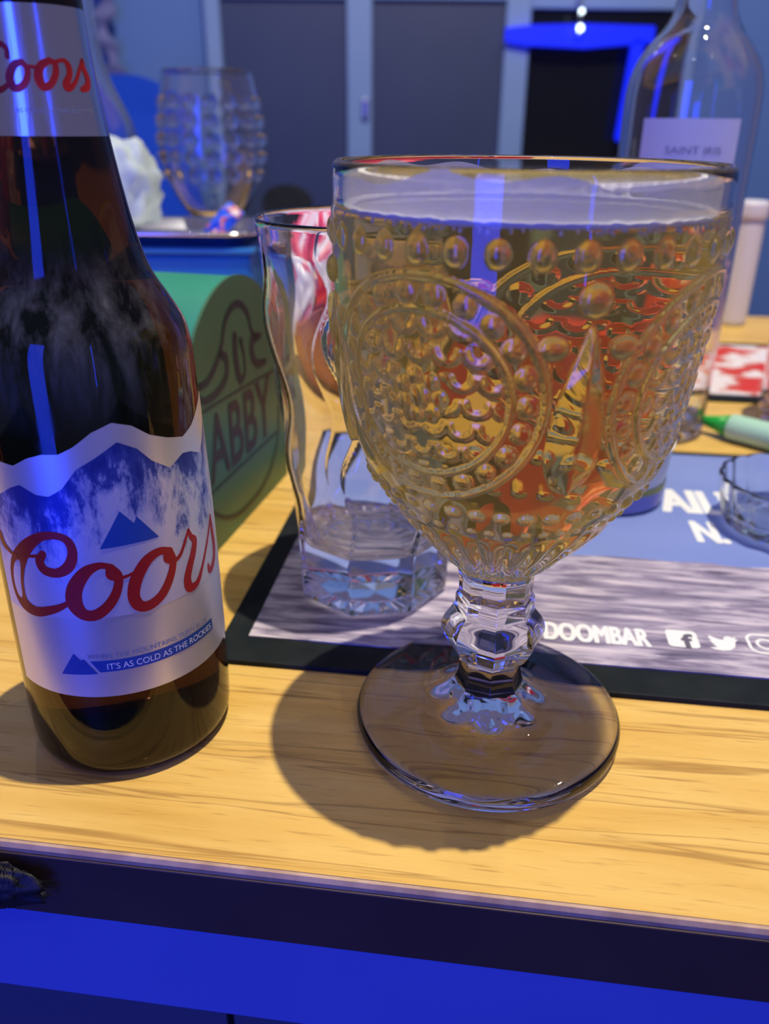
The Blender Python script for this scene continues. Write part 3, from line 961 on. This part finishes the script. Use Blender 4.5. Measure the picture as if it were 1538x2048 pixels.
# ------------------------------------------------------------------ green arched box with round-topped printed end
FD = Vector((0.2237, 0.9747, 0))
FN = Vector((0.9747, -0.2237, 0))
M_green = speckled('green_card', (0.022, 0.25, 0.15), (0.03, 0.28, 0.175), 30, 0.45)
M_green_shaded = speckled('green_end_shaded', (0.035, 0.13, 0.06), (0.045, 0.155, 0.07), 30, 0.4)  # darker green paints in the shade on the end face
M_emb = mat('emblem_print', (0.01, 0.022, 0.02), 0.5)
M_emb_red = mat('emblem_lettering', (0.03, 0.02, 0.018), 0.5)
gbx = empty('green_box', (-0.0674, 0.363, 0.0))
hw, hc = 0.0575, 0.0575
arch = [(-hw, 0.0)] + [(hw * math.cos(PI - PI * k / 40), hc + (0.1155 - hc) * math.sin(PI * k / 40)) for k in range(41)] + [(hw, 0.0)]
gm = lambda off: (lambda a, b, hh=0: tuple(FD * a + FN * (off - hh) + Vector((0, 0, b))))
bd = prism('body', arch, 0.105, M_green, gbx, lambda a, b, hh: tuple(FD * a - FN * (0.0012 + hh) + Vector((0, 0, b))))
smooth(bd.data)
try:
    bd.data.set_sharp_from_angle(angle=math.radians(40))
except Exception:
    pass
endp = prism('end_panel', [(a * 1.012, max(b * 1.006, 0)) for a, b in arch], 0.0014, M_green_shaded, gbx, gm(0.0002))
mmf = lambda off: (lambda a, b: tuple(FD * (a / 1000) + FN * off + Vector((0, 0, b / 1000))))
link('emblem_script', ribbons(EMB, mmf(0.0004), 0.8), M_emb, endp)
link('lettering', text_mesh('ABBY', 30.0, lambda a, b: mmf(0.0004)(a - 38, 33 + b), bold=0.01, width=76), M_emb_red, endp)
rg = [(-46, 40, 1.6), (-44, 28, 1.8), (-34, 17, 2), (-18, 9, 2.2), (0, 6.5, 2.2), (20, 8, 2.2), (36, 15, 2), (46, 28, 1.8), (49, 42, 1.6)]
link('emblem_ring', ribbons([rg, [(-46, 67.5, 1), (0, 65.5, 1), (48, 62.5, 1)], [(-44, 29.5, 1), (46, 29.5, 1)]], mmf(0.0004), 1.0), M_emb, endp)
tag(gbx, 'green arched box with dark printed end beside the beer bottle', 'box')

# ------------------------------------------------------------------ blue box with metal tray
M_blue = speckled('blue_card', (0.012, 0.16, 0.52), (0.016, 0.19, 0.58), 20, 0.45)
bb = empty('blue_box', (-0.198, 0.655, 0), 0.0)
box('body', -0.102, 0.102, -0.055, 0.055, 0.0, 0.092, M_blue, bb, 0.004)
box('lid', -0.104, 0.104, -0.057, 0.057, 0.0922, 0.0965, M_blue, bb, 0.002)
tag(bb, 'blue box behind the green one, metal tray on its lid', 'box')
tray = empty('metal_tray', (-0.198, 0.655, 0.0967))
bm = bmesh.new()
prev = None
rows = []
for hx, hy, z, r in ((0.0, 0.0, 0.0015, 0.0), (0.094, 0.047, 0.0015, 0.015), (0.098, 0.051, 0.009, 0.018), (0.106, 0.058, 0.0105, 0.022), (0.1065, 0.0585, 0.0085, 0.022), (0.099, 0.052, 0.0075, 0.018), (0.095, 0.048, 0.0, 0.015), (0.0, 0.0, 0.0, 0.0)):
    if hx == 0:
        rows.append([(0, 0, z)] * 32)
    else:
        rows.append([(a, b_, z) for a, b_ in rrect(-hx, hx, -hy, hy, r, 7)])
bm.free()
tr_o = link('tray_pan', grid_mesh('tray_pan', np.array(rows), flip=True), M_chrome, tray)
tag(tray, 'shallow shiny metal tray on the blue box, below the wine glass', 'tray')


def crumple(name, loc, size, material, seed, rot=(0, 0, 0), amp=0.35, n=26, freq=2.2):
    th = np.linspace(0, PI, n)
    fi = np.arange(n * 2) * PI / n
    P = np.zeros((n, n * 2, 3))
    for i, t in enumerate(th):
        for j, p in enumerate(fi):
            d = Vector((math.sin(t) * math.cos(p), math.sin(t) * math.sin(p), -math.cos(t)))
            k = 1 + amp * (abs(mnoise.noise(d * freq + Vector((seed * 7.3, 0, 0)))) * 2 - 0.5) + amp * 0.4 * mnoise.noise(d * freq * 2.7 + Vector((0, seed * 3.1, 0)))
            P[i, j] = (d.x * size[0] * k, d.y * size[1] * k, d.z * size[2] * k)
    P[:, :, 2] -= P[:, :, 2].min()
    me = grid_mesh(name, P)
    o = link(name, me, material)
    o.location = loc
    o.rotation_euler = rot
    return o


def pillow_pack(name, loc, size, rot, material, seed):
    """A crimped sachet: puffed middle, flat zig-zag ends."""
    n, m = 15, 21
    e = empty(name, loc)
    e.rotation_euler = rot
    for side in (1, -1):
        P = np.zeros((n, m, 3))
        for i in range(n):
            for j in range(m):
                a, b_ = i / (n - 1) * 2 - 1, j / (m - 1) * 2 - 1
                puff = max(0, (1 - a * a)) ** 0.6 * max(0, 1 - abs(b_) ** 4 * 1.15) ** 0.7
                w = mnoise.noise(Vector((a * 2.2 + seed * 5, b_ * 2.2, seed)))
                P[i, j] = (a * size[0], b_ * size[1] * (1 + 0.03 * ((i % 2) * 2 - 1) * (abs(b_) == 1)), side * size[2] * puff * (1 + 0.5 * w) + 0.15 * size[2] * w)
        link('front' if side > 0 else 'back', grid_mesh(name, P, wrap=False, flip=side < 0), material, e)
    return e


M_napkin = speckled('white_napkin', (0.42, 0.52, 0.58), (0.48, 0.58, 0.64), 30, 0.7)
nap = crumple('paper_napkin', (-0.205, 0.672, 0.0985), (0.030, 0.028, 0.034), M_napkin, 3, (0, 0, 0.4), 0.2)
tag(nap, 'crumpled white paper napkin on the metal tray', 'napkin')


def wrap_mat(name, stops, scale, seed):
    m = mat(name, stops[0][1], 0.35)
    v = coords(m, (scale, scale, scale))
    t = noise_tex(m, v, 1.0 + seed * 0.13, 2, 0.4, 0.5)
    to_color(m, ramp(m, t, stops))
    return m


M_wrap1 = wrap_mat('blue_red_wrapper', [(0.40, (0.02, 0.1, 0.75)), (0.50, (0.03, 0.16, 0.8)), (0.54, (0.75, 0.05, 0.05)), (0.62, (0.8, 0.75, 0.7))], 75, 1)
M_wrap2 = wrap_mat('red_white_wrapper', [(0.42, (0.55, 0.03, 0.04)), (0.50, (0.6, 0.08, 0.08)), (0.54, (0.75, 0.75, 0.8)), (0.7, (0.05, 0.06, 0.15))], 75, 2)
w1 = pillow_pack('sweet_wrapper', (-0.117, 0.615, 0.113), (0.008, 0.014, 0.005), (0.9, 0.5, -0.6), M_wrap1, 1)
tag(w1, 'blue and red twisted sweet wrapper at the tray edge below the wine glass', 'wrapper')
w2 = pillow_pack('sweet_wrapper', (-0.213, 0.622, 0.117), (0.009, 0.014, 0.005), (1.0, -0.3, 0.7), M_wrap2, 2)
tag(w2, 'red and white sweet wrapper on the tray, next to the beer bottle', 'wrapper')

# ------------------------------------------------------------------ dotted wine glass behind the tray
WG = [(0, 1.5), (20, 1.0), (33, 0.4), (35, 1.0), (34, 2.0), (20, 4.0), (9, 7), (5, 14), (4, 30), (3.8, 60), (4.2, 80), (6.5, 90), (14, 97), (25, 107), (35, 123), (42, 141), (44.5, 158), (43.6, 175), (40.5, 195), (36.8, 214), (36.4, 215.6), (35.6, 215.6), (35.4, 214), (39.2, 195), (42.3, 175), (43.2, 158), (40.7, 141), (33.8, 124), (24, 109.5), (12, 101), (0, 98.5)]


def wg_fn(r, z, p):
    D = np.zeros_like(r)
    rows_, cnt = (136, 150, 164, 178, 192), 16
    half_ = (np.arange(r.shape[0]) < int(np.argmax(z[:, 0])))[:, None]
    for i, zc in enumerate(rows_):
        dphi = (p - 0.2 + PI / cnt) % (2 * PI / cnt) - PI / cnt
        q = (dphi * 43 / 4.6) ** 2 + ((z - zc) / 4.6) ** 2
        D = np.maximum(D, 1.9 * np.sqrt(np.clip(1 - q, 0, 1)))
    return r + D * half_ * (r > 20), z


wg = lathe('wine_glass', WG, M_glass_soft, None, (-0.150, 0.76, 0.0003), 192, 1.0, wg_fn)
tag(wg, 'stemmed wine glass with rows of raised dots behind the tray', 'glass')

# ------------------------------------------------------------------ clear bottles
def hollow(outer, wall, floor):
    inner = [(max(r - wall, 0.1), z) for r, z in outer if r > wall and z > floor]
    return outer + [(outer[-1][0] - wall * 0.5, outer[-1][1] + 0.6)] + inner[::-1] + [(inner[0][0] * 0.5, floor - 1), (0, floor - 1)]


WB = [(0, 6), (18, 4), (30, 0.6), (34, 0.6), (36.2, 4), (36.5, 12), (36.5, 100), (36.5, 186), (35.6, 198), (32.5, 208), (27, 216.5), (20.5, 224.2), (16.8, 231), (15.4, 240), (14.8, 262), (14.6, 288), (15.8, 290), (15.8, 297), (14.6, 300)]
wb = empty('clear_wine_bottle', (0.168, 0.506, 0.0003))
lathe('glass_body', hollow(WB, 2.4, 9), M_glass_soft, wb, None, 96, 2.0)
M_wlabel = speckled('white_label', (0.58, 0.60, 0.80), (0.62, 0.64, 0.84), 20, 0.6)
A = np.radians(np.linspace(-147, -64, 40))
P = np.array([[(0.0368 * math.cos(a), 0.0368 * math.sin(a), z) for a in A] for z in np.linspace(0.075, 0.1805, 12)])
wl = link('label', grid_mesh('label', P, wrap=False), M_wlabel, wb)
M_lt = mat('label_text', (0.16, 0.15, 0.3), 0.6)
cm = lambda a0, z0: (lambda x, y: (0.0370 * math.cos(math.radians(a0) + x / 36.8), 0.0370 * math.sin(math.radians(a0) + x / 36.8), (z0 + y) / 1000))
link('lettering', text_mesh('SAINT IRIS', 3.6, cm(-124, 163.5), width=29), M_lt, wl)
link('rule_line', ribbons([[(0, 0, 0.4), (10, 0, 0.4), (20, 0, 0.4)]], cm(-117, 158), 1.0), M_lt, wl)
tag(wb, 'clear wine bottle with white label at right behind the goblet', 'bottle')

CB = [(0, 5), (22, 4), (34, 0.6), (37, 0.6), (38.5, 4), (38.8, 12), (38.8, 90), (38.8, 160), (37.5, 172), (32, 187), (26, 200), (20.5, 215), (17, 232), (15.5, 250), (15.2, 290), (16.6, 292), (16.6, 299), (15, 301)]
cb = empty('clear_spirit_bottle', (-0.262, 0.79, 0.0003))
lathe('glass_body', hollow(CB, 2.4, 9), M_glass_soft, cb, None, 80, 2.0)
M_dlabel = speckled('dark_label', (0.035, 0.03, 0.06), (0.06, 0.05, 0.09), 60, 0.6)
A = np.radians(np.linspace(-160, -20, 40))
P = np.array([[(0.0392 * math.cos(a), 0.0392 * math.sin(a), z) for a in A] for z in np.linspace(0.110, 0.158, 8)])
link('label', grid_mesh('label', P, wrap=False), M_dlabel, cb)
tag(cb, 'clear bottle with dark label partly hidden behind the beer bottle', 'bottle')

# ------------------------------------------------------------------ bowl of packets
M_terra = speckled('terracotta', (0.42, 0.10, 0.07), (0.5, 0.14, 0.09), 40, 0.45)
bw = lathe('snack_bowl', [(0, 1.2), (24, 0.4), (28, 0.4), (30, 2), (42, 14), (52, 30), (56, 42), (55, 43.2), (53, 42), (49, 31), (39, 16.5), (27, 6), (0, 5)], M_terra, None, (-0.030, 0.635, 0.0002), 72, 1.5)
tag(bw, 'terracotta snack bowl full of packets behind the tall tumbler', 'bowl')
pal = [('white', [(0.40, (0.70, 0.70, 0.78)), (0.55, (0.76, 0.74, 0.82)), (0.60, (0.75, 0.10, 0.20)), (0.68, (0.8, 0.4, 0.5))]),
       ('pink', [(0.42, (0.75, 0.03, 0.12)), (0.52, (0.8, 0.06, 0.2)), (0.58, (0.8, 0.6, 0.7)), (0.7, (0.85, 0.8, 0.85))]),
       ('blue and yellow', [(0.42, (0.05, 0.12, 0.5)), (0.5, (0.1, 0.2, 0.6)), (0.55, (0.75, 0.55, 0.12)), (0.7, (0.8, 0.6, 0.3))]),
       ('plain red', [(0.45, (0.62, 0.015, 0.02)), (0.6, (0.7, 0.03, 0.03)), (0.7, (0.75, 0.1, 0.08))])]
spots = [(-0.057, 0.612, 0.066, (1.2, 0.1, 0.1), 0), (-0.055, 0.642, 0.082, (1.25, -0.1, 0.0), 1), (-0.030, 0.672, 0.060, (1.2, 0.1, 0.1), 2), (-0.003, 0.610, 0.068, (1.2, 0.1, -0.1), 3), (-0.003, 0.642, 0.074, (1.25, -0.1, 0.1), 1)]
names = ['white snack packet with red print, leftmost in the terracotta bowl', 'pink and white snack packet, tallest in the bowl, behind the white one', 'small blue and yellow snack packet at the very back of the bowl', 'plain red snack packet at the bowl front, seen through the beer', 'pink snack packet behind the plain red one']
for i, (x, y, z, rot, c) in enumerate(spots):
    o = pillow_pack('snack_packet', (x, y, z), (0.024, 0.034, 0.008) if c != 2 else (0.018, 0.026, 0.008), rot, wrap_mat('packet_' + pal[c][0].replace(' ', '_'), pal[c][1], 32, i), i + 3)
    tag(o, names[i], 'packet', 'snack packets in the bowl')

# ------------------------------------------------------------------ red carton behind the goblet
M_redc = speckled('red_card', (0.62, 0.012, 0.02), (0.68, 0.02, 0.03), 30, 0.4)
M_gold = mat('gold_print', (0.8, 0.55, 0.15), 0.3, metal=0.7)
rc = empty('red_carton', (0.042, 0.552, 0.0), 0.08)
box('body', -0.044, 0.044, -0.02, 0.02, 0.0, 0.080, M_redc, rc, 0.0015)
box('flap', -0.0445, 0.0445, -0.0205, 0.0205, 0.0802, 0.0815, M_redc, rc, 0.0005)
for k, (z, w) in enumerate(((0.062, 0.014), (0.054, 0.012), (0.048, 0.008))):
    box('gold_line', -0.034, -0.034 + w * 2, -0.0206, -0.0201, z, z + 0.003, M_gold, rc)
tag(rc, 'red carton with gold lines, seen only through the beer', 'carton')

# ------------------------------------------------------------------ small things on the right
M_pot = speckled('white_pot', (0.66, 0.72, 0.74), (0.7, 0.76, 0.78), 30, 0.4)
M_band = mat('lilac_band', (0.24, 0.25, 0.6), 0.5)
M_olive = mat('olive_stripe', (0.35, 0.38, 0.08), 0.5)
pot = empty('dip_pot', (0.1165, 0.388, MZ + 0.0002))
lathe('cup', [(0, 1), (20, 0.4), (24.5, 0.6), (25.6, 2.5), (26.4, 14), (27.6, 30), (28.6, 31.5), (28.2, 32.5), (26.6, 32), (25.2, 29), (24, 14), (23, 4), (0, 3.2)], M_pot, pot, None, 64, 1.2)
lathe('band', [(25.75, 1.6), (26.0, 3), (26.45, 9), (26.55, 10)], M_band, pot, None, 64, 1.0)
lathe('stripe', [(26.55, 10.1), (26.75, 13.5)], M_olive, pot, None, 64, 1.0)
tag(pot, 'small white pot with lilac band on the runner behind the goblet', 'pot')


def dish_fn(r, z, p):
    return r * (1 + 0.03 * np.abs(np.cos(9 * p)) * (r > 14)), z


dish = lathe('cut_glass_dish', [(0, 2), (20, 0.4), (26, 0.6), (28.5, 3), (31, 14), (33, 24), (32.4, 25.2), (31, 24.6), (28.5, 14), (25, 7), (18, 5), (0, 4.6)], M_glass, None, (0.1925, 0.352, MZ + 0.0004), 144, 0.8, dish_fn)
tag(dish, 'small cut glass dish at the right edge on the runner', 'dish')

M_mint = mat('mint_barrel', (0.42, 0.72, 0.58), 0.35)
M_pgreen = mat('green_tip', (0.02, 0.42, 0.06), 0.4)
pd = Vector((0.0445, -0.0455, 0)).normalized()
p0 = Vector((0.1995, 0.4985, 0.0))
pen = empty('marker_pen', p0)
up_ = Vector((0, 0, 0.0085))
pt = lambda t, dz=0: tuple(pd * t + up_ + Vector((0, 0, dz)))
tube('tip', [pt(0), pt(0.002), pt(0.012), pt(0.0215)], [0.0012, 0.0022, 0.0045, 0.0074], M_pgreen, pen, 20)
tube('barrel', [pt(0.0216), pt(0.023), pt(0.06), pt(0.118), pt(0.12)], [0.0076, 0.0082, 0.0084, 0.0082, 0.0070], M_mint, pen, 20)
tag(pen, 'mint green marker pen with dark green tip lying on the wood', 'pen')

M_pinkg = mat('pinkish_glass', (0.95, 0.86, 0.92), 0.02, trans=1.0, ior=1.45)
tm = lathe('short_tumbler', [(0, 2), (24, 0.4), (30, 0.6), (32, 4), (33.5, 40), (36, 92), (35.4, 93), (34.4, 92), (31.6, 40), (29.5, 14), (20, 11), (0, 10.6)], M_pinkg, None, (0.279, 0.512, 0.0003), 96, 1.5)
tag(tm, 'pinkish clear tumbler at the right edge beside the marker pen', 'glass')

M_whitep = mat('white_plastic', (0.72, 0.72, 0.88), 0.35)
wc = empty('slim_white_bottle', (0.345, 0.822, 0.0))
lathe('barrel', [(0, 0.4), (12.6, 0.4), (13.8, 1.6), (13.8, 96), (12, 99), (0, 99.5)], M_whitep, wc, None, 48, 3.0)
lathe('cap', [(0, 99.8), (14.5, 99.8), (15.4, 101), (15.4, 114), (14, 116), (0, 116.4)], M_whitep, wc, None, 48, 3.0)
tag(wc, 'slim white capped bottle near the far table edge, right', 'bottle')

# ------------------------------------------------------------------ black tuft against the table edge
M_fur = mat('black_fur', (0.006, 0.006, 0.012), 0.6)
fu = empty('fur_tassel', W(-0.126, V0 - 0.004, -0.012))
core = crumple('core', (0, 0, 0), (0.016, 0.0035, 0.008), M_fur, 5, (0, 0, TA), 0.25)
core.parent = fu
core.location = (0, 0, -0.009)
V, Fc = [], []
for k in range(900):
    a = random.uniform(0, 2 * PI)
    rr = random.uniform(0.2, 1)
    p = Vector((0.016 * rr * math.cos(a), random.uniform(-0.003, 0.0015), 0.007 * rr * math.sin(a)))
    d = Vector((p.x * 0.5, -0.002, 0.004 + p.z * 0.5)) * random.uniform(0.5, 1.0)
    s = Vector((0.00022, 0, 0.0001))
    b0 = len(V)
    V += [p - s, p + s, p + d + Vector((random.gauss(0, 0.0008), 0, -0.0004))]
    Fc.append((b0, b0 + 1, b0 + 2))
me = bpy.data.meshes.new('hairs')
me.from_pydata([tuple(v) for v in V], [], Fc)
hr_ = link('hairs', me, M_fur, fu)
hr_['kind'] = 'stuff'
tag(fu, 'black fuzzy tassel against the dark table edge, bottom left', 'tassel')
